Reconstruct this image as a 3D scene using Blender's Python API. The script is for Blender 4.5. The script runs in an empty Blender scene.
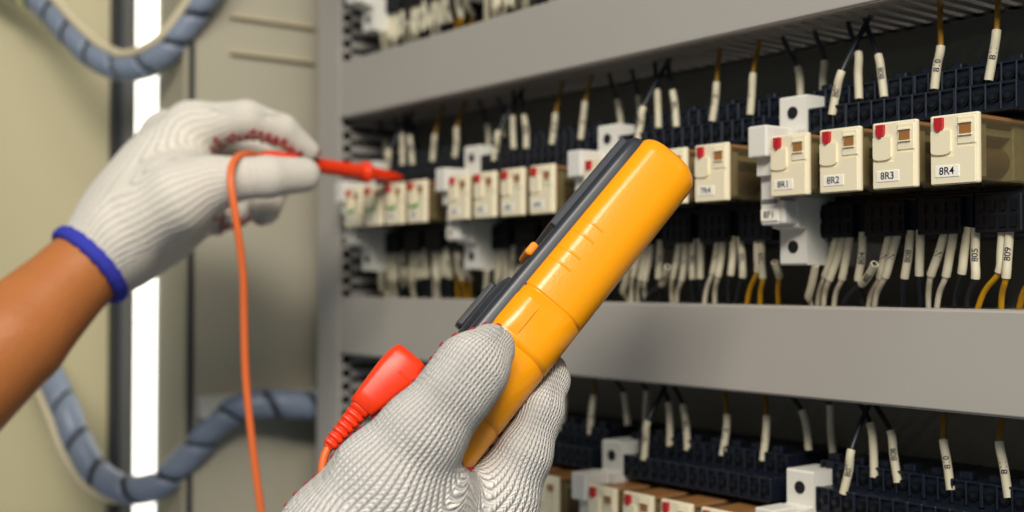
import bpy, bmesh, math, random
import numpy as np
from mathutils import Vector, Matrix
random.seed(4)
C = bpy.context.scene.collection
SC = bpy.context.scene
PI = math.pi
ZC = 1.40                                   # height of the camera above the floor of the room

# ---------------------------------------------------------------- camera
# world: X runs along the panel, Y into the panel, Z up; the camera stands at X=0, Y=0
_pit = math.atan(26/1200); _yaw = math.atan2(1200/math.cos(_pit), 920)
FH = Vector((-math.sin(_yaw), math.cos(_yaw), 0)); RT = Vector((math.cos(_yaw), math.sin(_yaw), 0)); ZU = Vector((0, 0, 1))
FW = FH*math.cos(_pit) + ZU*math.sin(_pit); UP = ZU*math.cos(_pit) - FH*math.sin(_pit)
CAM = Vector((0, 0, ZC))
cd = bpy.data.cameras.new('camera'); cam = bpy.data.objects.new('camera', cd); C.objects.link(cam)
rot = Matrix((RT, UP, -FW)).transposed(); cam.matrix_world = Matrix.Translation(CAM) @ rot.to_4x4()
cd.sensor_width = 36; cd.lens = 1200/1024*36; cd.clip_start = 0.01
cd.dof.use_dof = True; cd.dof.focus_distance = 0.455; cd.dof.aperture_fstop = 6.5
SC.camera = cam

# ---------------------------------------------------------------- light and exposure
W = bpy.data.worlds.new('room'); SC.world = W; W.use_nodes = True
W.node_tree.nodes['Background'].inputs[0].default_value = (0.66, 0.84, 1.0, 1)
W.node_tree.nodes['Background'].inputs[1].default_value = 0.19
def area(name, loc, target, sx, sy, power, col, along=None):
    l = bpy.data.lights.new(name, 'AREA'); l.shape = 'RECTANGLE'; l.size = sx; l.size_y = sy; l.energy = power; l.color = col
    o = bpy.data.objects.new(name, l); C.objects.link(o); o.location = loc
    o.rotation_euler = (Vector(target) - Vector(loc)).to_track_quat('-Z', 'Y').to_euler()
    if along:                                # lay the lamp's long side along a direction
        z = (Vector(loc) - Vector(target)).normalized(); y = Vector(along); y = (y - z*y.dot(z)).normalized()
        o.rotation_euler = Matrix((y.cross(z), y, z)).transposed().to_euler()
    return o
area('ceiling_light', (0.75, -0.75, ZC+1.10), (-0.45, 0.4, ZC), 1.1, 0.35, 31, (1.0, 0.95, 0.86))
area('tube_lamp', (0.36, -0.06, ZC+0.80), (-0.36, 0.32, ZC), 0.16, 0.80, 7.5, (1.0, 0.95, 0.86), along=(0, .78, .62))
SC.view_settings.view_transform = 'Standard'; SC.view_settings.look = 'None'
SC.view_settings.exposure = 0.0; SC.view_settings.gamma = 1.0; SC.view_settings.use_curve_mapping = False

# ---------------------------------------------------------------- materials
def lin(h):
    h = h.lstrip('#'); c = [int(h[i:i+2], 16)/255 for i in (0, 2, 4)]
    return tuple(x/12.92 if x <= .04045 else ((x+.055)/1.055)**2.4 for x in c) + (1,)
def mat(name, hexc, rough=.5, spec=.4, noise=0, nscale=60, bump=0, bscale=400, metal=0, coat=0, sss=0):
    m = bpy.data.materials.new(name); m.use_nodes = True; nt = m.node_tree; b = nt.nodes['Principled BSDF']
    c = lin(hexc)
    b.inputs['Base Color'].default_value = c; b.inputs['Roughness'].default_value = rough
    b.inputs['Specular IOR Level'].default_value = spec; b.inputs['Metallic'].default_value = metal
    b.inputs['Coat Weight'].default_value = coat
    if sss:
        b.inputs['Subsurface Weight'].default_value = sss; b.inputs['Subsurface Radius'].default_value = (.006, .003, .0015); b.inputs['Subsurface Scale'].default_value = 1.0
    tc = nt.nodes.new('ShaderNodeTexCoord')
    if noise:
        n = nt.nodes.new('ShaderNodeTexNoise'); n.inputs['Scale'].default_value = nscale; n.inputs['Detail'].default_value = 4
        nt.links.new(tc.outputs['Object'], n.inputs['Vector'])
        r = nt.nodes.new('ShaderNodeMix'); r.data_type = 'RGBA'
        r.inputs[6].default_value = tuple(x*(1-noise) for x in c[:3])+(1,); r.inputs[7].default_value = tuple(min(1, x*(1+noise)) for x in c[:3])+(1,)
        nt.links.new(n.outputs['Fac'], r.inputs[0]); nt.links.new(r.outputs[2], b.inputs['Base Color'])
    if bump:
        n2 = nt.nodes.new('ShaderNodeTexNoise'); n2.inputs['Scale'].default_value = bscale; n2.inputs['Detail'].default_value = 3
        nt.links.new(tc.outputs['Object'], n2.inputs['Vector'])
        bp = nt.nodes.new('ShaderNodeBump'); bp.inputs['Distance'].default_value = bump; bp.inputs['Strength'].default_value = 1
        nt.links.new(n2.outputs['Fac'], bp.inputs['Height']); nt.links.new(bp.outputs['Normal'], b.inputs['Normal'])
    return m
M = {}
M['duct'] = mat('grey_duct_plastic', '#aaa49c', .45, .35, .03, 25)
M['duct_in'] = mat('grey_duct_wall', '#9a9690', .5, .3, .03, 25)
M['plate'] = mat('panel_paint', '#6f6c60', .55, .3, .05, 12)
M['side'] = mat('cabinet_side_paint', '#b2ab97', .5, .3, .04, 9)
M['door'] = mat('door_paint', '#b5ab87', .5, .3, .04, 9)
M['post'] = mat('frame_paint', '#a39c86', .5, .3, .04, 9)
M['gasket_and_shadow'] = mat('black_gasket_and_shadow', '#30343a', .6, .3, .05, 30)
M['edge'] = mat('door_edge_paint', '#6f7072', .5, .3, .04, 9)
M['cream'] = mat('cream_relay_plastic', '#eadfc0', .38, .4, .02, 60)
M['red'] = mat('red_button_plastic', '#b3222a', .4, .4)
M['winbrown'] = mat('brown_window', '#9a6a38', .3, .5, .1, 900)
M['label'] = mat('paper_label', '#f1ecdd', .6, .2)
M['ink'] = mat('dark_blue_ink', '#26283a', .6, .2)
M['green'] = mat('green_ink', '#4fae5c', .6, .2)
M['socket'] = mat('navy_black_plastic', '#111824', .36, .5, .08, 300)
M['socketdark'] = mat('black_terminal_well', '#06080c', .5, .3)
M['blockshade'] = mat('shaded_socket_plastic', '#0c1017', .55, .3)  # socket plastic darkened to carry the relays' shade on the lower terminals
M['screw'] = mat('screw_metal', '#3a4048', .35, .5, metal=.9)
M['fuse'] = mat('white_fuse_plastic', '#dcd9cf', .42, .4, .02, 60)
M['hole'] = mat('dark_screw_hole', '#191a1e', .5, .3)
M['coil'] = mat('relay_coil', '#5a4630', .4, .4, .3, 500)
M['frame_in'] = mat('relay_inner_frame', '#8d886c', .4, .4, .3, 240)
M['innerplate'] = mat('salmon_inner_plate', '#c98a5c', .5, .3, .08, 200)
M['sleeve'] = mat('cream_marker_sleeve', '#cdc4aa', .5, .3, .02, 200)
M['w_black'] = mat('black_wire', '#161c24', .4, .45)
M['w_white'] = mat('white_wire', '#ddd3ba', .42, .4)
M['w_yellow'] = mat('yellow_wire', '#c8920c', .42, .4)
M['w_brown'] = mat('ochre_wire', '#8a6416', .42, .4)
M['yellow'] = mat('yellow_orange_rubber', '#f29a00', .27, .5, .03, 40, .00005, 900)
M['meterdark'] = mat('dark_grey_meter_plastic', '#2b2d33', .35, .5, .05, 100)
M['screen'] = mat('grey_display', '#5d665c', .15, .5)
M['orange'] = mat('orange_button', '#f08c12', .4, .4)
M['probe'] = mat('red_probe_plastic', '#f23a12', .38, .45, .03, 60)
M['lead'] = mat('orange_red_lead', '#e87038', .42, .4, .03, 60)
M['metal'] = mat('probe_metal', '#9a9a9a', .3, .5, metal=1)
M['skin'] = mat('warm_skin', '#b9713c', .5, .35, .10, 45, .0003, 500, sss=.12)
M['spiral'] = mat('grey_spiral_wrap', '#7c8698', .38, .45, .03, 60)
M['bundle'] = mat('dark_cable_bundle', '#1b1f26', .5, .3)
M['fill'] = mat('slit_darkening_fill', '#0c0f14', .6, .2)
M['beige_cable'] = mat('beige_cable', '#c9bb9c', .45, .35)
M['tie'] = mat('pale_yellow_tie', '#d9d58e', .4, .4)
M['hem'] = mat('blue_hem_yarn', '#3a3fae', .8, .2, .15, 900, .0006, 1100)
M['dot'] = mat('red_rubber_dot', '#a01f38', .5, .35)
M['lamp_body'] = mat('white_lamp_body', '#c9c6ba', .5, .3)
m = bpy.data.materials.new('lit_lamp_diffuser'); m.use_nodes = True; M['lamp'] = m
_b = m.node_tree.nodes['Principled BSDF']; _b.inputs['Base Color'].default_value = (.9, .9, .85, 1)
_b.inputs['Emission Color'].default_value = (1, .97, .86, 1); _b.inputs['Emission Strength'].default_value = 2.2
# clear smoky relay case
m = bpy.data.materials.new('smoky_amber_case'); m.use_nodes = True; M['case'] = m; nt = m.node_tree
b = nt.nodes['Principled BSDF']; b.inputs['Base Color'].default_value = lin('#7c6d50'); b.inputs['Roughness'].default_value = .18
tr = nt.nodes.new('ShaderNodeBsdfTransparent'); tr.inputs[0].default_value = (.90, .85, .70, 1)
mx = nt.nodes.new('ShaderNodeMixShader'); mx.inputs[0].default_value = .34
nt.links.new(tr.outputs[0], mx.inputs[1]); nt.links.new(b.outputs[0], mx.inputs[2]); nt.links.new(mx.outputs[0], nt.nodes['Material Output'].inputs[0])

def knit(name, hexc, p, q, depth, groove_shade):
    """rib-knit cotton: columns of V stitches laid along the limb (attributes ku across, kv along)"""
    m = bpy.data.materials.new(name); m.use_nodes = True; nt = m.node_tree; N = nt.nodes; L = nt.links; b = N['Principled BSDF']
    b.inputs['Roughness'].default_value = .9; b.inputs['Specular IOR Level'].default_value = .15
    b.inputs['Sheen Weight'].default_value = .25
    def A(n):
        a = N.new('ShaderNodeAttribute'); a.attribute_name = n; return a.outputs['Fac']
    def mth(op, x, y=None, z=None):
        n = N.new('ShaderNodeMath'); n.operation = op
        for i, v in enumerate((x, y, z)):
            if v is None: continue
            if isinstance(v, (int, float)): n.inputs[i].default_value = v
            else: L.new(v, n.inputs[i])
        return n.outputs[0]
    tc = N.new('ShaderNodeTexCoord'); nz = N.new('ShaderNodeTexNoise'); nz.inputs['Scale'].default_value = 240; nz.inputs['Detail'].default_value = 3
    L.new(tc.outputs['Object'], nz.inputs['Vector'])
    wob = mth('MULTIPLY', mth('SUBTRACT', nz.outputs['Fac'], .5), .35)
    uu = mth('ADD', mth('DIVIDE', A('ku'), p), wob)
    fu = mth('ABSOLUTE', mth('SUBTRACT', mth('FRACT', uu), .5))            # 0 mid-column, .5 in the groove
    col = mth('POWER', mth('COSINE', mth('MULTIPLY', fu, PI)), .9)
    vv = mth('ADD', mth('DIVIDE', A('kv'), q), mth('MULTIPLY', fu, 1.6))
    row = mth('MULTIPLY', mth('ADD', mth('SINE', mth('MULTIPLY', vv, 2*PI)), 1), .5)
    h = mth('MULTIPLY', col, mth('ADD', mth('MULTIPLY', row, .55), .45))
    fz = N.new('ShaderNodeTexNoise'); fz.inputs['Scale'].default_value = 1500; fz.inputs['Detail'].default_value = 2
    L.new(tc.outputs['Object'], fz.inputs['Vector'])
    h2 = mth('ADD', h, mth('MULTIPLY', fz.outputs['Fac'], .35))
    bp = N.new('ShaderNodeBump'); bp.inputs['Distance'].default_value = depth; bp.inputs['Strength'].default_value = 1
    L.new(h2, bp.inputs['Height']); L.new(bp.outputs['Normal'], b.inputs['Normal'])
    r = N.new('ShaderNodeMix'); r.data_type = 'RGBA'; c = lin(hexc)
    r.inputs[6].default_value = lin(groove_shade); r.inputs[7].default_value = c      # grey-lilac shade of the grooves between ribs, put into the colour
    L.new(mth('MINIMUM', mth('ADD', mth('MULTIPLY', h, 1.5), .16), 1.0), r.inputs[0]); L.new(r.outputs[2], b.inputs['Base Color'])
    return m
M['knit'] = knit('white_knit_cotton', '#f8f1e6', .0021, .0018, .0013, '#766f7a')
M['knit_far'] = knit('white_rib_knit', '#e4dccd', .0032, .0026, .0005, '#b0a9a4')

# ---------------------------------------------------------------- mesh helpers
class MB:
    def __init__(s): s.v = []; s.f = []; s.flat = []
    def add(s, vs, fs, smooth=False):
        n = len(s.v); s.v += [tuple(v) for v in vs]; s.f += [tuple(i+n for i in f) for f in fs]; s.flat += [smooth]*len(fs)
    def box(s, x0, x1, y0, y1, z0, z1, bev=0, seg=1):
        if bev:
            bm = bmesh.new(); bmesh.ops.create_cube(bm, size=1)
            bmesh.ops.transform(bm, verts=bm.verts, matrix=Matrix.Translation(((x0+x1)/2, (y0+y1)/2, (z0+z1)/2)) @ Matrix.Diagonal((x1-x0, y1-y0, z1-z0, 1)))
            bmesh.ops.bevel(bm, geom=bm.edges[:], offset=bev, segments=seg, affect='EDGES', profile=.5)
            bm.verts.index_update(); s.add([v.co[:] for v in bm.verts], [[v.index for v in f.verts] for f in bm.faces]); bm.free()
        else:
            s.add([(x, y, z) for x in (x0, x1) for y in (y0, y1) for z in (z0, z1)],
                  [(0, 1, 3, 2), (4, 6, 7, 5), (0, 4, 5, 1), (2, 3, 7, 6), (0, 2, 6, 4), (1, 5, 7, 3)])
    def prism(s, pts, axis, a, b):
        """outline pts extruded along axis from a to b; pts are in the two other axes in order"""
        n = len(pts)
        def mk(p, t): q = list(p); q.insert(axis, t); return q
        s.add([mk(p, a) for p in pts] + [mk(p, b) for p in pts],
              [tuple(range(n))[::-1], tuple(range(n, 2*n))] + [(i, (i+1) % n, n+(i+1) % n, n+i) for i in range(n)])
    def tube(s, path, r, n=8, caps=True):
        P = [Vector(p) for p in path]; R = r if isinstance(r, (list, tuple)) else [r]*len(P)
        fr = frames(P); vs = []; fs = []
        for p, (t, a, b), rr in zip(P, fr, R):
            for k in range(n):
                th = 2*PI*k/n; vs.append(p + (a*math.cos(th) + b*math.sin(th))*rr)
        for i in range(len(P)-1):
            for k in range(n):
                fs.append((i*n+k, i*n+(k+1) % n, (i+1)*n+(k+1) % n, (i+1)*n+k))
        s.add(vs, fs, True)
        if caps:
            m = len(vs); s.add([vs[k] for k in range(n)], [tuple(range(n))[::-1]]); s.add([vs[m-n+k] for k in range(n)], [tuple(range(n))])
    def cyl(s, p, q, r, n=16): s.tube([p, q], r, n)
    def mesh(s, name, off=(0, 0, 0)):
        me = bpy.data.meshes.new(name); o = Vector(off)
        me.from_pydata([Vector(v)-o for v in s.v], [], s.f); me.polygons.foreach_set('use_smooth', s.flat)
        bm = bmesh.new(); bm.from_mesh(me); bmesh.ops.recalc_face_normals(bm, faces=bm.faces); bm.to_mesh(me); bm.free()
        me.update(); return me
def frames(P):
    out = []; a = None
    for i in range(len(P)):
        t = (P[min(i+1, len(P)-1)] - P[max(i-1, 0)]).normalized()
        if a is None:
            a = t.orthogonal().normalized()
        a = (a - t*a.dot(t)).normalized(); out.append((t, a, t.cross(a)))
    return out
def spline(pts, n=8):
    """Catmull-Rom through pts"""
    P = [np.array(p, float) for p in pts]; P = [2*P[0]-P[1]] + P + [2*P[-1]-P[-2]]; out = []
    for i in range(1, len(P)-2):
        for k in range(n):
            t = k/n; a, b, c, d = P[i-1:i+3]
            out.append(.5*(2*b + (c-a)*t + (2*a-5*b+4*c-d)*t*t + (3*b-a-3*c+d)*t**3))
    out.append(P[-2]); return [tuple(p) for p in out]
def obj(name, me, m, parent=None, loc=None):
    if isinstance(me, MB): me = me.mesh(name)
    o = bpy.data.objects.new(name, me); C.objects.link(o)
    if m is not None and not me.materials: me.materials.append(M[m] if isinstance(m, str) else m)
    if parent: o.parent = parent
    if loc is not None: o.location = loc
    return o
def tag(o, label, cat, group=None):
    o['label'] = label; o['category'] = cat
    if group: o['group'] = group
    return o
def thing(name, loc, label, cat, group=None):
    o = bpy.data.objects.new(name, None); C.objects.link(o); o.location = loc; o.empty_display_size = .02
    return tag(o, label, cat, group)
def struct(name, mb, m):
    o = obj(name, mb, m); o['kind'] = 'structure'; return o
def part(name, mb, m, root):
    """mb in world coordinates, hung on root"""
    return obj(name, mb.mesh(name, root.location), m, root)
def sub(name, mb, m, par, root):
    return obj(name, mb.mesh(name, root.location), m, par)
def dup(o, parent=None, skip=()):
    c = o.copy(); C.objects.link(c); c.parent = parent
    for ch in list(o.children):
        if ch.name.split('.')[0] not in skip: dup(ch, c, skip)
    return c
_tx = {}
def text2d(s, size):
    """flat lettering outline: vertices centred at 0,0 and faces"""
    if s not in _tx:
        cu = bpy.data.curves.new('t', 'FONT'); cu.body = s; cu.size = 1; cu.align_x = 'CENTER'; cu.align_y = 'CENTER'; cu.resolution_u = 3; cu.offset = .012
        o = bpy.data.objects.new('t', cu); C.objects.link(o); bpy.context.view_layer.update()
        me = bpy.data.meshes.new_from_object(o.evaluated_get(bpy.context.evaluated_depsgraph_get()))
        _tx[s] = ([v.co[:2] for v in me.vertices], [tuple(p.vertices) for p in me.polygons])
        bpy.data.objects.remove(o); bpy.data.curves.remove(cu); bpy.data.meshes.remove(me)
    v, f = _tx[s]; return [(x*size, y*size) for x, y in v], f
def sight(x, y, t):
    """the point at depth t along the sight line through photograph position x, y"""
    return CAM + (FW + RT*((x-512)/1200) + UP*((256-y)/1200))*t

# ---------------------------------------------------------------- setting
PY = .485
mb = MB(); mb.box(-.83, .10, PY, PY+.004, ZC-.5, ZC+.5); struct('wall_back', mb, 'plate')
mb = MB(); mb.box(-.834, -.83, .338, PY+.004, ZC-.5, ZC+.5); struct('wall_left', mb, 'side')
mb = MB(); mb.box(-.876, -.829, .3375, .3415, ZC-.5, ZC+.5, .0008); struct('trim_1', mb, 'post')
mb = MB(); mb.box(-.8302, -.8275, .3415, .3445, ZC-.5, ZC+.5); struct('joint_shadow_strip', mb, 'gasket_and_shadow')          # dark strip put in for the shadow where post meets wall
mb = MB()                                                                                              # edge of the door with its seal
mb.box(-.980, -.958, .335, .339, ZC-.5, ZC+.5, .001); struct('trim_3', mb, 'gasket_and_shadow')
mb = MB(); mb.box(-.957, -.925, .337, .341, ZC-.5, ZC+.5, .001); struct('trim_4', mb, 'edge')
mb = MB()
D0 = Vector((-.981, .337)); dd = Vector((-.35, -1)).normalized(); dn = Vector((-dd.y, dd.x))
pts = [D0, D0+dd*.5, D0+dd*.5+dn*.02*-1, D0-dn*.02]
mb.prism([tuple(p) for p in pts], 2, ZC-.5, ZC+.5); struct('door_1', mb, 'door')
for zz in (.197, .170):                                                                                # pressed ribs high on the side wall
    mb = MB(); mb.prism([(-.83, ZC+zz-.002), (-.8255, ZC+zz-.0008), (-.8255, ZC+zz+.0012), (-.83, ZC+zz+.002)], 1, .372, .44)
    struct('trim_5' if zz > .18 else 'trim_6', mb, 'beige_cable')
mb = MB(); mb.box(-.83, -.816, .347, .46, ZC-.098, ZC-.082, .001); struct('trim_7', mb, 'lamp_body')

lp = thing('strip_lamp', (-.90, .335, ZC-.5), 'lit white vertical strip lamp between the cabinet frame and the door', 'lamp')
mb = MB(); mb.box(-.924, -.880, .338, .352, ZC-.5, ZC+.5, .001); part('lamp_housing', mb, 'lamp_body', lp)
mb = MB(); n = 10
prof = [(-.902+.0205*math.cos(PI+PI*k/n), .338+.006*math.sin(PI+PI*k/n)) for k in range(n+1)]
mb.prism(prof, 2, ZC-.49, ZC+.49); part('lamp_diffuser', mb, 'lamp', lp)

# ---------------------------------------------------------------- cable ducts
DF = .42; XL, XR = -.749, .09
def hduct(z0, z1, label):
    d = thing('cable_duct', (XL, DF, ZC+z0), label, 'cable duct', 'horizontal cable ducts')
    ch = MB(); ch.box(XL, XR, PY-.0015, PY-.0002, ZC+z0, ZC+z1)
    x = XL
    while x < XR:
        for za, zb in ((z0+.0002, z0+.0015), (z1-.0015, z1-.0002)):
            ch.box(x, x+.0048, DF+.003, PY-.001, ZC+za, ZC+zb)
        x += .0086
    for za, zb in ((z0+.0002, z0+.0015), (z1-.0015, z1-.0002)):
        ch.box(XL, XR, DF+.0015, DF+.0055, ZC+za, ZC+zb); ch.box(XL, XR, PY-.009, PY-.001, ZC+za, ZC+zb)
    part('slotted_channel', ch, 'duct_in', d)
    li = MB(); li.box(XL, XR, DF, DF+.0016, ZC+z0, ZC+z1, .0006, 2)
    li.box(XL, XR, DF+.001, DF+.006, ZC+z1-.0004, ZC+z1+.0006); li.box(XL, XR, DF+.001, DF+.006, ZC+z0-.0006, ZC+z0+.0004)
    part('duct_lid', li, 'duct', d)
    return d
hduct(.1165, .1555, 'long grey slotted duct running above the relays marked 5R1 to 8R4')
hduct(-.0502, -.0110, 'long grey slotted duct running under the relays marked 5R1 to 8R4')
v = thing('cable_duct', (-.765, DF, ZC-.5), 'upright grey slotted duct at the left ends of the horizontal ducts', 'cable duct')
ch = MB(); x0, x1 = -.781, -.7495
ch.box(x0, x1, PY-.0015, PY-.0002, ZC-.5, ZC+.5)
z = ZC-.5
while z < ZC+.5:
    for xa, xb in ((x0+.0002, x0+.0015), (x1-.0015, x1-.0002)): ch.box(xa, xb, DF+.003, PY-.001, z, z+.0055)
    z += .0094
for xa, xb in ((x0+.0002, x0+.0015), (x1-.0015, x1-.0002)):
    ch.box(xa, xb, DF+.0015, DF+.0095, ZC-.5, ZC+.5); ch.box(xa, xb, PY-.009, PY-.001, ZC-.5, ZC+.5)
part('slotted_channel', ch, 'duct_in', v)
wf = MB()  # unseen near-black cables added so the duct's slits look dark
for ix in range(4):
    for iy in range(7): wf.tube([(x0+.0052+ix*.0069, DF+.010+iy*.0083, ZC-.49), (x0+.0052+ix*.0069, DF+.010+iy*.0083, ZC+.49)], .0034, 6)
wf = part('slit_darkening_cables', wf, 'fill', v); wf['kind'] = 'stuff'
li = MB(); li.box(x0, x1, DF-.0003, DF+.0014, ZC-.5, ZC+.5, .0006, 2); li.box(x0-.0006, x0+.0004, DF, DF+.006, ZC-.5, ZC+.5); part('duct_lid', li, 'duct', v)

# ---------------------------------------------------------------- relay modules
GP = .1235; ROW = .1665; RP = .0261; RW, RH = .0202, .0265
GX = {g: -.356 + GP*(g-8) for g in (5, 6, 7, 8)}
RY = .405; RZ = .0368
# relay: local x 0..RW, y 0 at the face, z 0..RH
def make_relay():
    r = thing('relay', (0, 0, 0), '', 'relay')
    f = MB(); f.box(0, RW, .0008, .0032, 0, RH, .0007, 2)
    f.prism([(.0009, RW*0+.0002), (RW-.0008, .0002), (RW-.0008, .0128), (.0125, .0128), (.0115, .0118), (.0009, .0118)][::1] and
            [(.0009, .0004), (RW-.0012, .0004), (RW-.0012, .0138), (.0118, .0138), (.0108, .0105), (.0009, .0105)], 1, .0001, .0015)
    f.box(.0118, RW-.0009, .0003, .0015, .0148, .0252, .0003)                    # window surround
    a = [(.0009+.0082*.5+.0041*math.cos(PI+PI*k/8), .0125+.0012*math.sin(PI+PI*k/8)) for k in range(9)]
    f.prism(a + [(.0091, .0205), (.0009, .0205)], 1, -.0002, .0015)              # test lever
    face = obj('relay_cover', f, 'cream', r)
    w = MB(); w.box(.0129, .0176, -.0001, .0008, .0186, .0222); obj('indicator_window', w, 'winbrown', face)
    g = MB(); g.box(.0125, .0180, -.0006, .0006, .0226, .0231); g.box(.0125, .0180, -.0004, .0006, .0180, .0185); obj('window_rim', g, 'cream', face)
    b = MB(); a = [(.0044+.0017*math.cos(PI+PI*k/8), .0224+.0022*math.sin(PI+PI*k/8)) for k in range(9)]
    b.prism(a + [(.0061, .0254), (.0027, .0254)], 1, -.0009, .0012); obj('test_button', b, 'red', r)
    c = MB(); c.box(.0006, RW-.0006, .0032, .0405, .0006, RH-.0006, .0006); obj('clear_case', c, 'case', r)
    k = MB(); k.tube([(.010, .012, .0095), (.010, .030, .0095)], .0058, 16); obj('coil', k, 'coil', r)
    h = MB(); h.box(.003, .0172, .008, .0115, .0025, .023, .0005); h.box(.003, .0172, .030, .039, .002, .024, .0005); h.box(.004, .016, .012, .034, .0185, .0215, .0003)
    obj('contact_frame', h, 'frame_in', r)
    h = MB(); h.box(.0012, RW-.0012, .0036, .0395, .0242, .0256, .0003); h.box(.0012, RW-.0012, .0034, .0050, .003, .0242); obj('inner_plate', h, 'innerplate', r)
    l = MB(); l.box(.0026, .0128, -.00012, .0004, .0028, .0072, .0001); obj('marker_label', l, 'label', r)
    return r
# socket: local x 0..RP, y world, z relative to ZC (row B)
def make_socket():
    s = thing('relay_socket', (0, 0, 0), '', 'relay socket')
    b = MB(); w = RP-.0003
    b.box(.0003, w, .4462, PY-.0003, .018, .0862, .0006)
    b.box(.0003, w, .440, .447, .0655, .0862, .0005); b.box(.0003, w, .4285, .441, .0655, .0765, .0005)
    b.box(.0003, w, .440, .447, .018, .036, .0005)
    b.box(.0003, w, .4455, .4475, .0340, .0372)
    for i in range(5):                                              # ribs between the terminals of both steps
        x = .0003 + i*(w-.0003)/4
        b.box(x-.0005, x+.0005, .4268, .4295, .0662, .0768, .0003); b.box(x-.0005, x+.0005, .4383, .4412, .0768, .0866, .0003)
    for zz in (.0660, .0762): b.box(.0003, w, .4272, .4295, zz-.0004, zz+.0007, .0002)
    b.box(.0003, w, .4388, .4412, .0858, .0868, .0002)
    for i in (0, 2): b.box(.001+i*.0064, .001+i*.0064+.0058, .4425, .4475, .0862, .0895, .0005)
    obj('socket_body', b, 'socket', s)
    b = MB(); b.box(.003, w-.003, .4355, .4405, .0195, .0345, .0005); obj('lower_terminal_block', b, 'blockshade', s)
    for y, zz in ((.4286, .0713), (.4401, .0812)):
        t = MB(); u = MB()
        for i in range(4):
            x = .0035 + i*(w-.0003)/4; t.cyl((x, y, zz), (x, y-.0014, zz), .0022, 10); u.cyl((x, y-.0012, zz), (x, y-.0019, zz), .0012, 8)
        row = obj('terminal_row', t, 'socketdark', s); obj('terminal_screws', u, 'screw', row)
    t = MB()
    for i in range(4):
        x = .0062 + i*.0046; t.box(x-.0012, x+.0012, .4348, .4357, .0215, .026); t.box(x-.0012, x+.0012, .4348, .4357, .028, .032)
    obj('terminal_row', t, 'socketdark', s)
    return s
def make_fuse():
    s = thing('fuse_holder', (0, 0, 0), '', 'fuse holder'); w = .0148
    b = MB()
    prof = [(PY-.0003, .0076), (.4262, .0076), (.4255, .0084), (.4255, .0232), (.420, .0242), (.420, .067), (.4255, .068), (.4255, .0824), (.4262, .0832), (.446, .0832), (.452, .078), (PY-.0003, .078)]
    b.prism(prof, 0, 0, w); body = obj('holder_body', b, 'fuse', s)
    for zz in (.0757, .0157): h = MB(); h.cyl((w/2, .4256, zz), (w/2, .4251, zz), .0028, 20); obj('screw_hole', h, 'hole', body)
    d = MB(); d.box(.0002, .0108, .4036, .421, .0545, .0684, .0008, 2); d.box(.0008, .0100, .4085, .421, .0465, .055, .0004)
    d.box(.0002, .0108, .4118, .421, .0251, .0475, .001, 2); d.box(.0004, w-.0012, .4120, .421, .0254, .0360, .001, 2)
    dr = obj('fuse_drawer', d, 'fuse', s)
    g = MB(); g.box(.0012, .0100, .4113, .4125, .0345, .0366, .0003); obj('pull_slot', g, 'edge', dr)
    return s
relay0, socket0, fuse0 = make_relay(), make_socket(), make_fuse()
used = set()
def first_or_copy(o):
    if o.name in used: return dup(o)
    used.add(o.name); return o
def face_text(s, size, x, z, y, par, name, m='ink'):
    v, f = text2d(s, size); t = MB(); t.add([(x+a, y, z+b) for a, b in v], f); o = obj(name, t, m, par)
    return o
def child(o, base):
    for c in o.children:
        if c.name.split('.')[0] == base: return c
ORD = ['first', 'second', 'third', 'fourth']
relay_list = []
for row, gs in (('mid', (8, 7, 6, 5)), ('low', (8, 7, 6)), ('high', (6, 5))):
    dz = {'mid': 0, 'low': -ROW, 'high': ROW}[row]
    for g in gs:
        x = GX[g] + (.003 if row == 'low' else 0)
        s = first_or_copy(fuse0); s.location = (x, 0, ZC+dz)
        mark = {8: 'marked 8F1', 7: 'left of relay 7R1', 6: 'left of relay 6R1', 5: 'left of relay 5R1'}[g]
        tag(s, {'mid': 'white fuse holder %s in the middle row' % mark,
                'low': 'white fuse holder in the bottom row directly below the one left of relay %dR1' % g,
                'high': 'white fuse holder above the top duct, %s' % {5: 'at its far left end', 6: 'second from its left end'}.get(g)}[row], 'fuse holder', 'white fuse holders')
        relay_list.append(('fuse', row, g, s))
        for k in range(4):
            s = first_or_copy(socket0); s.location = (x+.0113-.0029+k*RP, 0, ZC+dz)
            tag(s, {'mid': 'dark navy relay socket holding relay %dR%d' % (g, k+1),
                    'low': 'dark navy relay socket in the bottom row, straight below relay %dR%d' % (g, k+1),
                    'high': 'dark socket above the top duct, straight above relay %dR%d' % (g, k+1)}[row], 'relay socket', 'dark relay sockets')
            if row == 'high': continue
            r = first_or_copy(relay0); r.location = (x+.0113+k*RP, RY, ZC+dz+RZ)
            tag(r, ('cream relay marked %dR%d with a red button' % (g, k+1)) + (' and green ink mark' if g == 5 else '') if row == 'mid' else
                'cream relay in the bottom row, straight below relay %dR%d' % (g, k+1), 'relay', 'cream plug-in relays')
            relay_list.append(('relay', row, g, k, r))
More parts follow.
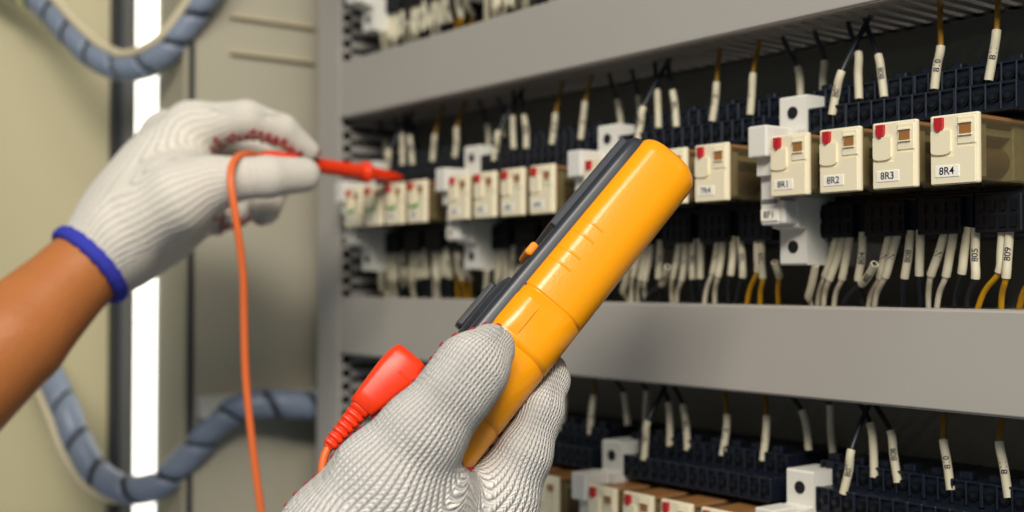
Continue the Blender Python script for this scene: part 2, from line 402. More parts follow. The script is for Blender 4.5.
for it in relay_list:
    if it[0] == 'relay' and it[1] == 'mid':
        _, _, g, k, r = it; lab = child(r, 'marker_label')
        face_text('%dR%d' % (g, k+1), .0040, .0076, .0050, -.00022, lab, 'label_text')
        if g == 5:
            t = MB(); t.tube(spline([(.004, -.0003, .0115), (.006, -.0003, .0095), (.0095, -.0003, .0098), (.013, -.0003, .0128), (.0115, -.0003, .0105), (.006, -.0003, .0102)], 5), .0005, 5); obj('ink_mark', t, 'green', child(r, 'relay_cover'))
    elif it[0] == 'fuse' and it[1] == 'mid':
        g, s = it[2], it[3]; d = child(s, 'fuse_drawer')
        t = MB(); t.box(.0008, .0104, .4112, .4122, .0268, .0322, .0002); l = obj('drawer_label', t, 'label', d)
        face_text('%dF1' % g, .0042, .0056, .0295, .4111, l, 'label_text')

# ---------------------------------------------------------------- wires
def wire(pts, s0, s1, col, txt, label, r=.0012, rs=.0018, flat=False):
    """pts: path in world space; sleeve between path parameters s0 and s1 (0..1); lettering wrapped on the sleeve"""
    P = spline(pts, 6); n = len(P)-1
    mb = MB(); mb.tube(P, r, 8)
    base = Vector(P[0]); o = obj('wire', mb.mesh('wire', base), 'w_'+col, loc=base)
    nm = {'w_white': 'white'}.get(col, col)
    a, b = int(round(s0*n)), int(round(s1*n)); seg = P[a:b+1]
    sl = MB(); sl.tube(seg, rs, 12); so = obj('marker_sleeve', sl.mesh('marker_sleeve', base), 'sleeve', o)
    if txt:
        i = (a+b)//2; p = Vector(P[i]); t = (Vector(P[b])-Vector(P[a])).normalized()
        if t.z < 0: t = -t
        toc = CAM-p; nn = (toc-t*toc.dot(t)).normalized(); sd = t.cross(nn)
        vv, ff = text2d(txt, .0036); tm = MB(); rr = rs+.00012
        # lettering reads upward along the sleeve
        def bent(h):                                # centre line of the sleeve at height h from its middle
            k = i + h/((Vector(P[b])-Vector(P[a])).length/max(1, b-a)); k = min(max(k if P[b][2] > P[a][2] else 2*i-k, 0), n-.001)
            q = int(k); return Vector(P[q]).lerp(Vector(P[q+1]), k-q)
        vs = [bent(x) + nn*rr*math.cos(y/rr) - sd*rr*math.sin(y/rr) for x, y in vv]
        tm.add([v for v in vs], ff); obj('sleeve_text', tm.mesh('sleeve_text', base), 'ink', so)
    return o
NTH = ['first', 'second', 'third', 'fourth', 'fifth', 'sixth', 'seventh', 'eighth', 'ninth', 'tenth', 'eleventh', 'twelfth', 'thirteenth', 'fourteenth', 'fifteenth', 'sixteenth', 'seventeenth', 'eighteenth', 'nineteenth', 'twentieth']
CW = {'black': 'black', 'white': 'white', 'yellow': 'yellow', 'brown': 'ochre yellow'}
# offsets from the group's left edge: (x,z) terminal, sleeve top, duct;  y of terminal
TOP = [('black', (-.0080, .0875), (-.0116, .1014), (-.0215, .1195), .450, None),
       ('black', (.0014, .0855), (.0000, .1038), (-.0016, .1195), .455, None),
       ('black', (.0274, .0748), (.0312, .0901), (.0345, .1195), .4278, '07'),
       ('black', (.0346, .0816), (.0325, .1001), (.0185, .1205), .4368, None),
       ('black', (.0471, .0808), (.0428, .0982), (.0262, .1205), .4368, '08'),
       ('brown', (.0712, .0812), (.0734, .0975), (.0672, .1205), .4368, '10'),
       ('brown', (.0960, .0816), (.0982, .0998), (.0934, .1205), .4368, '11')]
tops = []
for row, g in (('mid', 8), ('mid', 7), ('mid', 6), ('mid', 5), ('low', 8), ('low', 7), ('low', 6)):
    dz = 0 if row == 'mid' else -ROW
    jit = random.Random(g*7+(row == 'low'))
    order = sorted(range(len(TOP)), key=lambda i: TOP[i][2][0])
    for i, (col, a, b, c, ya, tx) in enumerate(TOP):
        j = lambda s: jit.uniform(-s, s)
        x = GX[g]
        if row == 'low':                              # the bottom row's leads stand a little further right and taller
            a = (a[0]+.0042, a[1]+.0028); b = (b[0]+.0036, b[1]+.0046); ya = max(ya, .4395) if i != 2 else ya
            if g == 8 and col == 'brown': b = (a[0]-.0036, b[1])
        yb = ya+.001; yc = .450
        bx, bz = b[0]+j(.0012), b[1]+j(.0012)
        ax, cx = a[0]+j(.0006), c[0]+j(.001)
        p0 = (x+ax, ya, ZC+dz+a[1]-.002); p1 = (x+ax+(bx-ax)*.5+j(.0007), ya+.0008, ZC+dz+(a[1]+bz)/2)
        p2 = (x+bx, yb, ZC+dz+bz); p3 = (x+bx*.45+cx*.55, yb*.5+yc*.5, ZC+dz+bz+(c[1]-bz)*.6); p4 = (x+cx, yc, ZC+dz+c[1]+.004)
        o = wire([p0, p1, p2, p3, p4], .02, .5, col, (('%d' % g)+tx) if tx else None, '')
        w = NTH[order.index(i)]
        tag(o, '%s wire with cream sleeve rising %s, %s from left' % (CW[col], 'above relays %dR1 to %dR4' % (g, g) if row == 'mid' else 'from sockets below %dR1 to %dR4' % (g, g), w),
            'wire', 'sleeved wires entering the ducts from below')
# hanging wires: (colour, top, sleeve end, duct entry, text)
BOT = [('white', (.0249, .0195), (.0144, .0020), (.0026, -.0106), None), ('white', (.0285, .0194), (.0185, .0014), (.0070, -.0106), None),
       ('white', (.0322, .0192), (.0235, .0010), (.0115, -.0106), None), ('white', (.0150, .0060), (.0060, -.0060), (.0005, -.0106), None),
       ('black', (.0388, .0200), (.0320, .0010), (.0270, -.0106), '04'), ('black', (.0464, .0062), (.0340, -.0010), (.0140, -.0106), '02'),
       ('white', (.0530, .0203), (.0425, .0020), (.0310, -.0106), 'N'), ('white', (.0568, .0196), (.0474, .0014), (.0352, -.0106), 'N'),
       ('black', (.0618, .0198), (.0558, .0015), (.0490, -.0106), '08'), ('black', (.0664, .0199), (.0620, .0018), (.0560, -.0106), None),
       ('white', (.0785, .0204), (.0692, .0034), (.0590, -.0106), 'N'), ('white', (.0823, .0201), (.0748, .0020), (.0645, -.0106), None),
       ('black', (.0882, .0203), (.0812, .0030), (.0740, -.0106), None), ('black', (.0920, .0198), (.0895, .0020), (.0800, -.0106), '05'),
       ('yellow', (.1035, .0205), (.0990, .0045), (.0835, -.0106), None), ('yellow', (.1060, .0200), (.1025, .0014), (.0930, -.0106), '09'),
       ('yellow', (.1155, .0078), (.1125, .0025), (.1010, -.0106), None)]
for row, g in (('mid', 8), ('mid', 7), ('mid', 6), ('mid', 5), ('high', 6), ('high', 5)):
    dz = 0 if row == 'mid' else ROW
    jit = random.Random(g*13+(row == 'high'))
    order = sorted(range(len(BOT)), key=lambda i: BOT[i][2][0])
    for i, (col, a, b, c, tx) in enumerate(BOT):
        j = lambda s: jit.uniform(-s, s)
        x = GX[g]; ya = .4335 if a[1] > .012 else .4315; kk = 1.0138 if a[1] > .012 else 1; yb = .4385+j(.001); yc = .447+j(.002)
        ax, bx, cx = a[0]+j(.0006), b[0]+j(.0012), c[0]+j(.002); bz = b[1]+j(.0012)
        ax = (x+ax)*kk-x; ya *= kk
        p0 = (x+ax, ya, ZC+dz+a[1]*kk+.0015); p1 = (x+(ax+bx)/2+j(.0006), (ya+yb)/2, ZC+dz+(a[1]+bz)/2)
        p2 = (x+bx, yb, ZC+dz+bz); p3 = (x+bx*.42+cx*.58, (yb+yc)/2, ZC+dz+bz*.45+c[1]*.55); p4 = (x+cx, yc, ZC+dz+c[1]-.004)
        o = wire([p0, p1, p2, p3, p4], 0, .5, col, ((('%d' % g)+tx) if tx and tx != 'N' else tx), '')
        tag(o, '%s wire with cream sleeve hanging below %s, %s from left' % (CW[col], 'relays %dR1 to %dR4' % (g, g) if row == 'mid' else 'top-row sockets above %dR1 to %dR4' % (g, g), NTH[order.index(i)]),
            'wire', 'sleeved wires entering the ducts from above')

# ---------------------------------------------------------------- spiral wrapped cable harnesses at the door
def harness(pts, r, pitch, label, side, tie=None, phase=0):
    path = spline([sight(*p) for p in pts], 14)
    P = [Vector(p) for p in path]; fr = frames(P); L = [0]
    for i in range(1, len(P)): L.append(L[-1]+(P[i]-P[i-1]).length)
    root = thing('cable_harness', P[0], label, 'cable harness')
    mb = MB(); mb.tube(P, r*.84, 16); part('cable_bundle', mb, 'bundle', root)
    def at(s):
        s = min(max(s, 0), L[-1]-1e-6); i = max(k for k in range(len(L)) if L[k] <= s); i = min(i, len(P)-2); f = (s-L[i])/(L[i+1]-L[i])
        t, a, b = [(u*(1-f)+v*f).normalized() for u, v in zip(fr[i], fr[i+1])]
        return P[i].lerp(P[i+1], f), a, b
    sp = MB(); NS = int(L[-1]/pitch*34); vs = []; fs = []; wd = [0, .01, .25, .5, .75, .90, .91]
    rr = [-.0006, 0, .0002, .0003, .0002, 0, -.0006]
    for k in range(NS+1):
        s = L[-1]*k/NS; th = 2*PI*s/pitch + phase
        for w, dr in zip(wd, rr):
            c, a, b = at(s + w*pitch*(.97+.04*math.sin(k*.03))); vs.append(c + (a*math.cos(th)+b*math.sin(th))*(r+dr))
    m = len(wd)
    for k in range(NS):
        for q in range(m-1): fs.append((k*m+q, k*m+q+1, (k+1)*m+q+1, (k+1)*m+q))
    sp.add(vs, fs, True); part('spiral_wrap', sp, 'spiral', root)
    # beige cable running outside the wrap
    cb = MB(); cb.tube([p + side(i/len(P), t, a, b) for i, (p, (t, a, b)) in enumerate(zip(P, fr))], r*.34, 10); part('beige_cable', cb, 'beige_cable', root)
    if tie is not None:
        c, a, b = at(L[-1]*tie); c2, _, _ = at(L[-1]*tie+.004)
        t = MB(); t.tube([c, c2], r*1.25, 18); part('cable_tie', t, 'tie', root)
    return root
harness([(-70, -60, .95), (-20, -28, .935), (35, -2, .92), (72, 36, .90), (100, 60, .89), (132, 68, .88), (163, 55, .87), (190, 22, .87), (214, -18, .87), (228, -60, .875)], .0098, .026,
        'blue-grey spiral-wrapped cable harness looping across the top left corner', lambda f, t, a, b: (UP*.9 - FW*.6 + RT*(.5 if f < .5 else -.3)).normalized()*.0115, tie=.30)
harness([(20, 330, .96), (48, 372, .92), (64, 405, .90), (80, 446, .89), (102, 478, .88), (130, 490, .872), (160, 484, .866), (190, 455, .866), (220, 420, .868), (250, 405, .872), (285, 404, .878), (318, 406, .89), (352, 408, .906)], .0104, .031,
        'blue-grey spiral-wrapped cable harness looping low beside the forearm', lambda f, t, a, b: (-RT*.9 - UP*.5).normalized()*.0135 if f < .42 else ((-RT*.9 - UP*.5).normalized()*(1-min(1, (f-.42)*6)) + FW*min(1, (f-.42)*6)).normalized()*.0135)

# ---------------------------------------------------------------- multimeter
MT, MBm = sight(675, 146, .470), sight(411, 468, .418)         # top and bottom of the meter along its middle
Lx = (MT-MBm); ML = Lx.length; Lx.normalize()
view = (sight(560, 300, 1)-CAM).normalized()
Wd = (view - Lx*view.dot(Lx)).normalized(); Td = Lx.cross(Wd)        # Td: towards the front of the meter
if Td.dot(RT) > 0: Td = -Td
ang = math.radians(1.5); Wd2 = Wd*math.cos(ang) + Td*math.sin(ang); Td2 = (Td*math.cos(ang) - Wd*math.sin(ang))
if Td2.dot(view) > 0: Wd2 = Wd*math.cos(ang) - Td*math.sin(ang); Td2 = (Td*math.cos(ang) + Wd*math.sin(ang))
MW = .066
MO = MBm                                                              # origin: bottom end, near side edge ; w from 0 (near) to MW
def mp(T, w, l): return MO + Td2*T + Wd2*w + Lx*l
meter = thing('multimeter', MO, 'yellow-orange handheld multimeter gripped by the gloved hand, dark front to the left', 'multimeter')
def sect(t0, t1, w0, w1, r0, r1, n=7):
    """rounded section: r0 radius at the near/far back corners, r1 at the front ones"""
    pts = []
    for (ct, cw, r, a0) in ((t0+r0, w0+r0, r0, PI), (t1-r1, w0+r1, r1, 1.5*PI), (t1-r1, w1-r1, r1, 0), (t0+r0, w1-r0, r0, .5*PI)):
        for k in range(n): a = a0 + .5*PI*k/(n-1); pts.append((ct+r*math.cos(a), cw+r*math.sin(a)))
    return pts
def loft(secs):
    mb = MB(); vs = []; fs = []; n = len(secs[0][1])
    for l, pts in secs: vs += [mp(T, w, l) for T, w in pts]
    for i in range(len(secs)-1):
        for k in range(n): fs.append((i*n+k, i*n+(k+1) % n, (i+1)*n+(k+1) % n, (i+1)*n+k))
    m = len(vs); mb.add(vs, fs, True); mb.add(vs[:n], [tuple(range(n))]); mb.add(vs[m-n:], [tuple(range(n))]); return mb
hs = []
groove = [.036, .058, .078, .0815]
ls = []
def yprof(l):
    f = l/ML; e = 0
    d = min(l, ML-l)
    if d < .008: e = .008-math.sqrt(max(0, .008**2-(.008-d)**2))
    return e*.75, .0164+.0010*(1-f), .0118
stops = [0, .0004, .0012, .0025, .0045, .008]
stops += [ML-s for s in stops]
for gL in (.030, .0335, .058, .0615, .080): stops += [gL-.0006, gL-.0003, gL+.0003, gL+.0006]
stops += [ML*.25, ML*.5, ML*.75, .1, .11, .12]
gro = (.030, .058, .080)
for l in sorted(set(stops)):
    e, tb, tf = yprof(l)
    for gL in gro:
        if abs(l-gL) < .00045: e += .0005
    hs.append((l, sect(-tb+e, tf-e*.6, e, MW-e, .0095, .0075)))
hol = loft(hs); holster = part('holster', hol, 'yellow', meter)
# raised grip ridges across the near side of the holster (short arcs by the front edge) and a raised panel
def ridge(l, a0, a1, th, wd):
    vs = []; fs = []; n = 10
    for k in range(n+1):
        T = a0+(a1-a0)*k/n
        rr = .0075; ct = .0118-rr
        w = rr-math.sqrt(max(0, rr*rr-max(0, T-ct)**2)) if T > ct else 0
        for dl, dw in ((-wd, .0003), (-wd*.5, -th), (wd*.5, -th), (wd, .0003)): vs.append(mp(T, w+dw, l+dl))
    for k in range(n):
        for q in range(3): fs.append((k*4+q, k*4+q+1, (k+1)*4+q+1, (k+1)*4+q))
    m_ = MB(); m_.add(vs, fs, True); return m_
rg = MB()
for l in (.094, .100, .1085, .1145):
    r_ = ridge(l, .0005, .0105, .00022, .0008); n0 = len(rg.v); rg.v += r_.v; rg.f += [tuple(i+n0 for i in f) for f in r_.f]; rg.flat += r_.flat
sub('grip_ridge', rg, 'yellow', holster, meter)
r_ = ridge(.0685, .001, .0108, .0005, .009); sub('grip_pad', r_, 'yellow', holster, meter)
# dark front body standing out of the holster
fs_ = []
for l, e in ((.004, .004), (.0055, .0015), (.008, 0), (.05, 0), (ML-.02, 0), (ML-.008, 0), (ML-.0048, .0015), (ML-.0035, .004)):
    fs_.append((l, sect(.0060, .0160-e, .0035+e, MW-.0035-e, .003, .003)))
fr_ = loft(fs_); front = part('front_case', fr_, 'meterdark', meter)
def mbox(T0, T1, w0, w1, l0, l1, bev=.0008):
    b = MB(); b.box(T0, T1, w0, w1, l0, l1, bev, 2); b.v = [tuple(mp(*v)) for v in b.v]; return b
sub('display_bezel', mbox(.0150, .0185, .006, MW-.006, ML-.056, ML-.008), 'meterdark', front, meter)
sub('display', mbox(.0182, .0187, .011, MW-.011, ML-.050, ML-.013, .0002), 'screen', front, meter)
sub('button', mbox(.0155, .0188, .005, .019, .0900, .0960, .0012), 'orange', front, meter)
d = MB(); d.tube([mp(.0150, MW*.5, .0700), mp(.0175, MW*.5, .0700), mp(.0190, MW*.5, .0700)], [.0175, .0165, .0125], 40); sub('dial', d, 'meterdark', front, meter)
d = mbox(.0185, .0218, MW*.5-.003, MW*.5+.003, .058, .081, .0012); sub('dial_grip', d, 'meterdark', front, meter)
PJ = .031
for w in (.012, .026, .040, .054):
    j = MB(); j.tube([mp(.0150, w, PJ), mp(.0172, w, PJ)], .0045, 20); sub('input_jack', j, 'meterdark', front, meter)

# red elbow plug in the meter's jack
pw = .040
pj = mp(.0172, pw, PJ)
plug = thing('test_lead_plug', pj, 'red right-angle test lead plug sticking out of the multimeter front', 'plug')
pt = MB(); pt.tube([mp(.0172, pw, PJ), mp(.019, pw, PJ), mp(.0265, pw, PJ)], [.0056, .0066, .0068], 18)
# elbow body: flattened bar running down along the meter
def pbar(stns):
    vs = []; fs = []; n = 16
    for l, T0, T1, hw in stns:
        for k in range(n):
            a = 2*PI*k/n; ca, sa = math.cos(a), math.sin(a)
            q = lambda c: math.copysign(abs(c)**.45, c)
            vs.append(mp((T0+T1)/2-.0045+(T1-T0)/2*q(ca), pw+hw*q(sa), l+PJ-.014))
    for i in range(len(stns)-1):
        for k in range(n): fs.append((i*n+k, i*n+(k+1) % n, (i+1)*n+(k+1) % n, (i+1)*n+k))
    b = MB(); b.add(vs, fs, True); b.add(vs[:n], [tuple(range(n))]); b.add(vs[-n:], [tuple(range(n))]); return b
b = pbar([(.0222, .0260, .0370, .004), (.0215, .0240, .0385, .0058), (.018, .0230, .0395, .0066), (.012, .0228, .0398, .0066), (.006, .0245, .0394, .0062), (-.001, .0262, .0388, .0056), (-.006, .0274, .0384, .0050), (-.0065, .0282, .0376, .0044)])
for src in (b,):
    n0 = len(pt.v); pt.v += src.v; pt.f += [tuple(i+n0 for i in f) for f in src.f]; pt.flat += src.flat
part('plug_body', pt, 'probe', plug)
sr = []
for k in range(7):
    l = -.0065-k*.0027; w_ = .0042-.00022*k
    sr += [(l, .0330-w_, .0330+w_, w_), (l-.0019, .0330-w_*.98, .0330+w_*.98, w_*.98), (l-.0020, .0330-w_*.72, .0330+w_*.72, w_*.72), (l-.0029, .0330-w_*.72, .0330+w_*.72, w_*.72)]
part('strain_relief', pbar(sr), 'probe', plug)
cb = MB(); cb.tube(spline([mp(.0285, pw, -.0245+PJ-.014), mp(.0262, pw, -.031+PJ-.014), mp(.0160, pw, -.046+PJ-.014), mp(-.002, pw, -.09+PJ-.014), mp(-.012, pw, -.15+PJ-.014)], 6), .0017, 10); part('lead', cb, 'lead', plug)

# ---------------------------------------------------------------- hands: signed-distance modelling
def seg_d(X, a, b, ra, rb):
    ab = b-a; h = np.clip(((X-a)@ab)/(ab@ab), 0, 1)
    return np.linalg.norm(X-a-h[..., None]*ab, axis=-1) - (ra+(rb-ra)*h)
def smin(a, b, k):
    h = np.clip(.5+.5*(b-a)/k, 0, 1); return b*(1-h)+a*h-k*h*(1-h)
def surface_nets(F, org, h):
    inside = F < 0; nx, ny, nz = F.shape
    cs = [(i, j, k) for i in (0, 1) for j in (0, 1) for k in (0, 1)]
    cnt = sum(inside[i:nx-1+i, j:ny-1+j, k:nz-1+k].astype(np.int8) for i, j, k in cs)
    act = (cnt > 0) & (cnt < 8); idx = -np.ones(act.shape, np.int64); I = np.argwhere(act); idx[act] = np.arange(len(I))
    acc = np.zeros((len(I), 3)); num = np.zeros(len(I))
    vals = [F[I[:, 0]+c[0], I[:, 1]+c[1], I[:, 2]+c[2]] for c in cs]
    for a in range(8):
        for b in range(a+1, 8):
            d = np.array(cs[b])-np.array(cs[a])
            if abs(d).sum() != 1: continue
            va, vb = vals[a], vals[b]; m = (va < 0) != (vb < 0); t = np.where(m, va/np.where(m, va-vb, 1), 0)
            acc += np.where(m[:, None], np.array(cs[a])+t[:, None]*d, 0); num += m
    V = org + (I + acc/num[:, None])*h
    faces = []
    for ax in range(3):
        s0 = [slice(None)]*3; s1 = [slice(None)]*3; s0[ax] = slice(0, -1); s1[ax] = slice(1, None)
        E = np.argwhere(inside[tuple(s0)] != inside[tuple(s1)]); u, w = [q for q in range(3) if q != ax]
        E = E[(E[:, u] > 0) & (E[:, w] > 0) & (E[:, u] < F.shape[u]-1) & (E[:, w] < F.shape[w]-1)]
        flip = inside[tuple(s0)][E[:, 0], E[:, 1], E[:, 2]]
        q = []
        for du, dw in ((1, 1), (0, 1), (0, 0), (1, 0)):
            c = E.copy(); c[:, u] -= du; c[:, w] -= dw; q.append(idx[c[:, 0], c[:, 1], c[:, 2]])
        q = np.stack(q, 1); fl = flip if ax != 1 else ~flip; q[~fl] = q[~fl][:, ::-1]
        faces.append(q[(q >= 0).all(1)])
    return V, np.concatenate(faces)
def S(x, y, t, r): p = sight(x, y, t); return (np.array(p), r)
def sdf_mesh(name, chains, h, kin, kpalm, kout, off, clip=None, squash=None):
    """chains: dict name -> list of (point, radius); 'palm*' chains blend softly, the others are fingers.
    Returns mesh with ku / kv attributes that run across / along the limbs."""
    pts = np.array([p for c in chains.values() for p, r in c]); R = max(r for c in chains.values() for p, r in c)
    lo = pts.min(0)-R-.006; hi = pts.max(0)+R+.006
    if clip: lo = np.maximum(lo, clip[0]); hi = np.minimum(hi, clip[1])
    n = np.ceil((hi-lo)/h).astype(int)+1
    G = np.stack(np.meshgrid(*[np.arange(k) for k in n], indexing='ij'), -1)*h + lo
    def chain_d(X, c, k):
        d = None
        for (a, ra), (b, rb) in zip(c[:-1], c[1:]):
            e = seg_d(X, a, b, ra, rb); d = e if d is None else smin(d, e, k)
        return d
    def field(X):
        palm = None
        for nme, c in chains.items():
            if nme.startswith('palm'):
                e = chain_d(X, c, kin); palm = e if palm is None else smin(palm, e, kpalm)
        F = palm
        for nme, c in chains.items():
            if not nme.startswith('palm'):
                e = chain_d(X, c, kin); F2 = smin(palm, e, kout) if palm is not None else e
                F = F2 if F is None else smin(F, F2, .0012)
        return F
    F = np.empty(tuple(n), np.float32)
    for i in range(0, n[0], 12): F[i:i+12] = field(G[i:i+12])
    V, Q = surface_nets(F, lo, h)
    # knit coordinates blended over the bones
    tops_ = {}; su = np.zeros(len(V)); sv = np.zeros(len(V)); sw = np.zeros(len(V)); face_dir = -np.array(FW)
    def clen(c): return sum(np.linalg.norm(q[0]-p[0]) for p, q in zip(c[:-1], c[1:]))
    for nme, c in chains.items():
        if any(q in nme for q in ('web', 'fill', 'heel')): continue
        base = nme[5:] if nme.startswith('palm_') else nme
        pair = [chains[k] for k in ('palm_'+base, base) if k in chains]
        rm = np.mean([r for k in pair for p, r in k]); s = 0
        if nme == base and 'palm_'+base in chains:
            s = clen(chains['palm_'+base]) - np.linalg.norm(chains['palm_'+base][-1][0]-c[0][0])
        elif nme in tops_: s = tops_[nme]
        for (a, ra), (b, rb) in zip(c[:-1], c[1:]):
            ab = b-a; Ln = np.linalg.norm(ab); t = ab/Ln; d = seg_d(V, a, b, ra, rb)
            rf = face_dir-t*(face_dir@t); rf /= np.linalg.norm(rf); bn = np.cross(t, rf); x = V-a
            th = np.arctan2(x@bn, x@rf); w = np.exp(-np.maximum(d, -.002)/.0030)
            su += w*th*rm; sv += w*(s + x@t); sw += w; s += Ln
    me = bpy.data.meshes.new(name); me.from_pydata((V-np.array(off)).tolist(), [], Q.tolist())
    for k_, arr in (('ku', su/np.maximum(sw, 1e-12)), ('kv', sv/np.maximum(sw, 1e-12))):
        at = me.attributes.new(k_, 'FLOAT', 'POINT'); at.data.foreach_set('value', arr.astype(np.float32))
    me.polygons.foreach_set('use_smooth', [True]*len(me.polygons)); me.update()
    nr = np.empty(len(V)*3); me.vertices.foreach_get('normal', nr); nr = nr.reshape(-1, 3)
    return me, V, nr
def dots(V, Nn, mask, dist, r, root, par):
    cand = V[mask]; nn = Nn[mask]; order = np.random.RandomState(3).permutation(len(cand)); keep = []; kp = np.empty((0, 3))
    for i in order:
        if len(kp) == 0 or ((kp-cand[i])**2).sum(1).min() > dist*dist:
            kp = np.vstack([kp, cand[i]]); keep.append(i)
        if len(keep) > 900: break
    mb = MB()
    for i in keep:
        p = Vector(cand[i]); n_ = Vector(nn[i]).normalized(); a = n_.orthogonal().normalized(); b = n_.cross(a)
        vs = [p+n_*r*.55]; fs = []
        for (q, hh) in ((.6, .42), (1, -.1)):
            for k in range(7): th = 2*PI*k/7; vs.append(p+(a*math.cos(th)+b*math.sin(th))*r*q+n_*r*hh)
        for k in range(7): fs += [(0, 1+k, 1+(k+1) % 7), (1+k, 8+k, 8+(k+1) % 7, 1+(k+1) % 7)]
        mb.add(vs, fs, True)
    return sub('grip_dots', mb, 'dot', par, root)
person = thing('person', sight(60, 520, .60), 'person in white knit work gloves holding a red probe and a yellow multimeter', 'person')
# left forearm
arm, Va, Na = sdf_mesh('forearm', {'palm': [S(-260, 590, .56, .040), S(-100, 436, .60, .0350), S(12, 338, .635, .0282), S(78, 274, .660, .0218), S(120, 236, .670, .0190)]}, .003, .003, .02, .01, person.location)
forearm = obj('forearm', arm, 'skin', person); forearm['label'] = 'bare forearm'
# left glove: cuff, palm, curled fingers around the probe
LG = {'palm_a': [S(84, 270, .663, .0226), S(112, 246, .672, .0240), S(140, 214, .685, .0270), S(165, 182, .695, .027)],
      'palm_index': [S(120, 222, .682, .018), S(192, 129, .700, .0150)], 'palm_mid': [S(120, 228, .690, .017), S(168, 138, .722, .0155)],
      'palm_ring': [S(124, 235, .696, .016), S(160, 165, .742, .015)], 'palm_little': [S(128, 244, .696, .015), S(170, 205, .745, .014)],
      'palm_heel': [S(126, 254, .684, .015), S(165, 230, .702, .0175), S(198, 213, .712, .0140)],
      'palm_thumb': [S(130, 228, .665, .017), S(178, 200, .664, .0200), S(210, 184, .668, .0145)],
      'thumb': [S(205, 186, .668, .0150), S(235, 179, .666, .0120), S(268, 177, .670, .0116), S(303, 175, .684, .0100)],
      'index': [S(192, 129, .700, .0150), S(246, 119, .692, .0108), S(282, 130, .703, .0092), S(309, 151, .712, .0064)],
      'middle': [S(168, 138, .722, .0150), S(238, 137, .745, .012), S(276, 178, .742, .0105), S(264, 209, .716, .0098)],
      'ring': [S(160, 165, .742, .0145), S(228, 178, .764, .0115), S(248, 204, .752, .0098), S(232, 214, .732, .009)],
      'little': [S(170, 205, .745, .0135), S(212, 196, .770, .0105), S(226, 212, .758, .0092), S(214, 222, .740, .0085)]}
gl, Vl, Nl = sdf_mesh('glove', LG, .0016, .0025, .016, .008, person.location)
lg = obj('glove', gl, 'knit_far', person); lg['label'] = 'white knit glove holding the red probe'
c0, c1 = np.array(sight(72, 280, .658)), np.array(sight(112, 246, .672)); ax = (c1-c0)/np.linalg.norm(c1-c0)
rel = Vl-np.array(sight(205, 180, .70)); pdir = np.array(RT*.35 - UP*.80 + FW*.45); pdir /= np.linalg.norm(pdir)
hand_ax = np.array((sight(240, 140, .69)-sight(90, 265, .665)).normalized())
far = lambda nme, m_: np.min([seg_d(Vl, p[0], q[0], p[1], q[1]) for p, q in zip(LG[nme][:-1], LG[nme][1:])], 0) > m_
msk = (Nl@pdir > .30) & (((Vl-np.array(sight(112, 246, .672)))@hand_ax) > .052) & far('thumb', .003) & far('palm_thumb', .002) & ((far('middle', .001)) | (Nl@np.array(RT*.7-FW*.4-UP*.3) < .35))
dots(Vl, Nl, msk, .0043, .0019, person, lg)
# blue hem of the cuff
def cut_cuff(o, me, V, cx, axis, thick, root, n=56):
    """open the glove at the cuff plane and lay a rolled hem on the surface there"""
    cx = np.array(cx); ax_ = np.array(Vector(axis).normalized()); al = (V-cx)@ax_
    near = np.abs(al) < .004; a = np.array(Vector(ax_).orthogonal().normalized()); b = np.cross(ax_, a)
    near &= np.linalg.norm(V-cx, axis=1) < .06
    x, y = (V[near]-cx)@a, (V[near]-cx)@b; mx_, my_ = (x.min()+x.max())/2, (y.min()+y.max())/2
    th0 = np.arctan2(y-my_, x-mx_); rr0 = np.hypot(x-mx_, y-my_); m_ = MB(); vs = []; fs = []; q = 8
    for k in range(n):
        th = 2*PI*k/n; dth = np.abs((th0-th+PI) % (2*PI)-PI); rad = rr0[dth < .2].mean()
        d_ = a*math.cos(th)+b*math.sin(th); r2 = thick*(1+.10*math.sin(k*2.4)); c = cx+a*mx_+b*my_
        for s_ in range(q): ph = 2*PI*s_/q; vs.append(tuple(c+d_*(rad+r2*.65*math.cos(ph))+ax_*r2*math.sin(ph)))
    for k in range(n):
        for s_ in range(q): fs.append((k*q+s_, k*q+(s_+1) % q, ((k+1) % n)*q+(s_+1) % q, ((k+1) % n)*q+s_))
    m_.add(vs, fs, True); sub('cuff_hem', m_, 'hem', o, root)
    bm = bmesh.new(); bm.from_mesh(me); bm.verts.ensure_lookup_table()
    bmesh.ops.delete(bm, geom=[v for v, q_ in zip(bm.verts, al) if q_ < 0], context='VERTS'); bm.to_mesh(me); bm.free()
cut_cuff(lg, gl, Vl, sight(90, 264, .664), ax, .0044, person)
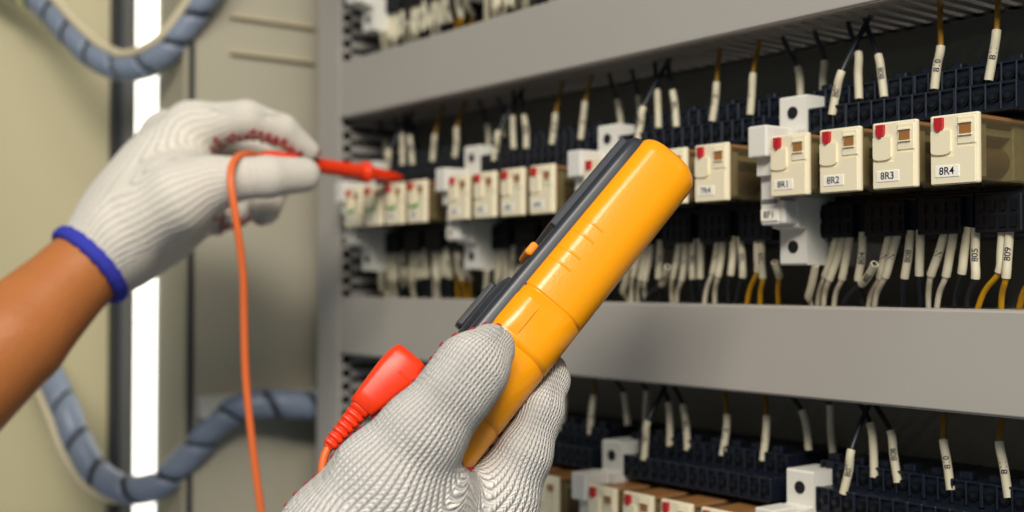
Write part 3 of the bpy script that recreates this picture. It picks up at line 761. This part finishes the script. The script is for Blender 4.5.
# right glove around the meter
RG = {'palm_index': [S(392, 640, .430, .026), S(436, 560, .432, .0215), S(492, 508, .440, .0160)], 'palm_mid': [S(392, 640, .445, .024), S(486, 530, .462, .0155)],
      'palm_ring': [S(388, 645, .455, .024), S(470, 552, .482, .0150)], 'palm_little': [S(380, 650, .46, .022), S(447, 576, .500, .014)],
      'palm_thumb': [S(365, 640, .428, .029), S(350, 545, .416, .0245), S(387, 481, .414, .0183), S(420, 437, .413, .0145)],
      'palm_web': [S(430, 550, .425, .0215), S(468, 514, .432, .0115)], 'palm_web2': [S(398, 512, .416, .0205), S(436, 503, .420, .0125)],
      'palm_fill': [S(400, 590, .425, .030), S(424, 560, .428, .0225)],
      'thumb': [S(420, 437, .413, .0142), S(456, 391, .414, .0125), S(472, 369, .416, .0124), S(490, 349, .423, .0090)],
      'index': [S(494, 505, .440, .0155), S(523, 456, .441, .0102), S(541, 412, .446, .0079), S(552, 381, .456, .0062), S(552, 369, .468, .0058)],
      'middle': [S(486, 528, .462, .0150), S(520, 472, .466, .0090), S(539, 426, .478, .0074), S(538, 404, .502, .007), S(526, 400, .518, .0065)],
      'ring': [S(470, 550, .482, .0145), S(500, 490, .492, .0092), S(514, 454, .504, .0082), S(504, 434, .514, .0075), S(492, 430, .514, .007)],
      'little': [S(447, 574, .500, .0135), S(476, 517, .510, .0088), S(488, 486, .518, .008), S(480, 466, .520, .007), S(470, 462, .518, .0065)]}
gr, Vr, Nr = sdf_mesh('glove', RG, .0013, .004, .012, .007, person.location)
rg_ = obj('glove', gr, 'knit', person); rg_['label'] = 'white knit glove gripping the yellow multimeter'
msk = ((Nr@np.array(FW) > .02) & (Nr@np.array(-RT*.7+UP*.5) > .25)) | ((Nr@np.array(RT*.3+FW*.5+UP*.8) > .75) & (((Vr-np.array(sight(478, 470, .425)))**2).sum(1) < .012**2))
dots(Vr, Nr, msk, .0040, .0014, person, rg_)
cut_cuff(rg_, gr, Vr, sight(386, 640, .434), sight(440, 560, .42)-sight(375, 650, .438), .003, person)

# ---------------------------------------------------------------- red test probe in the left hand, its lead hanging down
A, B = sight(262, 157, .690), sight(402, 178, .778); dv = (B-A); PL = dv.length; dv.normalize()
pr = thing('test_probe', A, 'red test probe pinched in the gloved hand, orange lead hanging from it', 'test probe')
def ax_pt(s): return A + dv*s
hp = MB(); hp.tube([ax_pt(s) for s in (0, .006, .02, PL*.70)], [.0032, .0044, .0046, .0046], 18); part('probe_handle', hp, 'probe', pr)
x = PL*.70; g = MB(); g.tube([ax_pt(x+s) for s in (-.004, -.001, .0, .0035, .0045, .006)], [.0046, .0050, .0068, .0068, .0050, .0044], 20); part('finger_guard', g, 'probe', pr)
g = MB(); g.tube([ax_pt(s) for s in (x+.004, x+.012, x+.028, PL)], [.0044, .0042, .0030, .0012], 16); part('probe_nose', g, 'probe', pr)
g = MB(); g.tube([ax_pt(PL-.001), ax_pt(PL+.010)], [.0009, .0005], 10); part('probe_tip', g, 'metal', pr)
cb = MB(); cb.tube(spline([ax_pt(.002), sight(250, 154, .676), sight(239, 156, .660), sight(232, 166, .649), sight(231, 185, .643), sight(237, 225, .643), sight(243, 275, .648), sight(244, 320, .652), sight(246, 380, .654), sight(253, 450, .654), sight(262, 520, .654), sight(272, 620, .654)], 8), .0021, 12)
part('lead', cb, 'lead', pr)
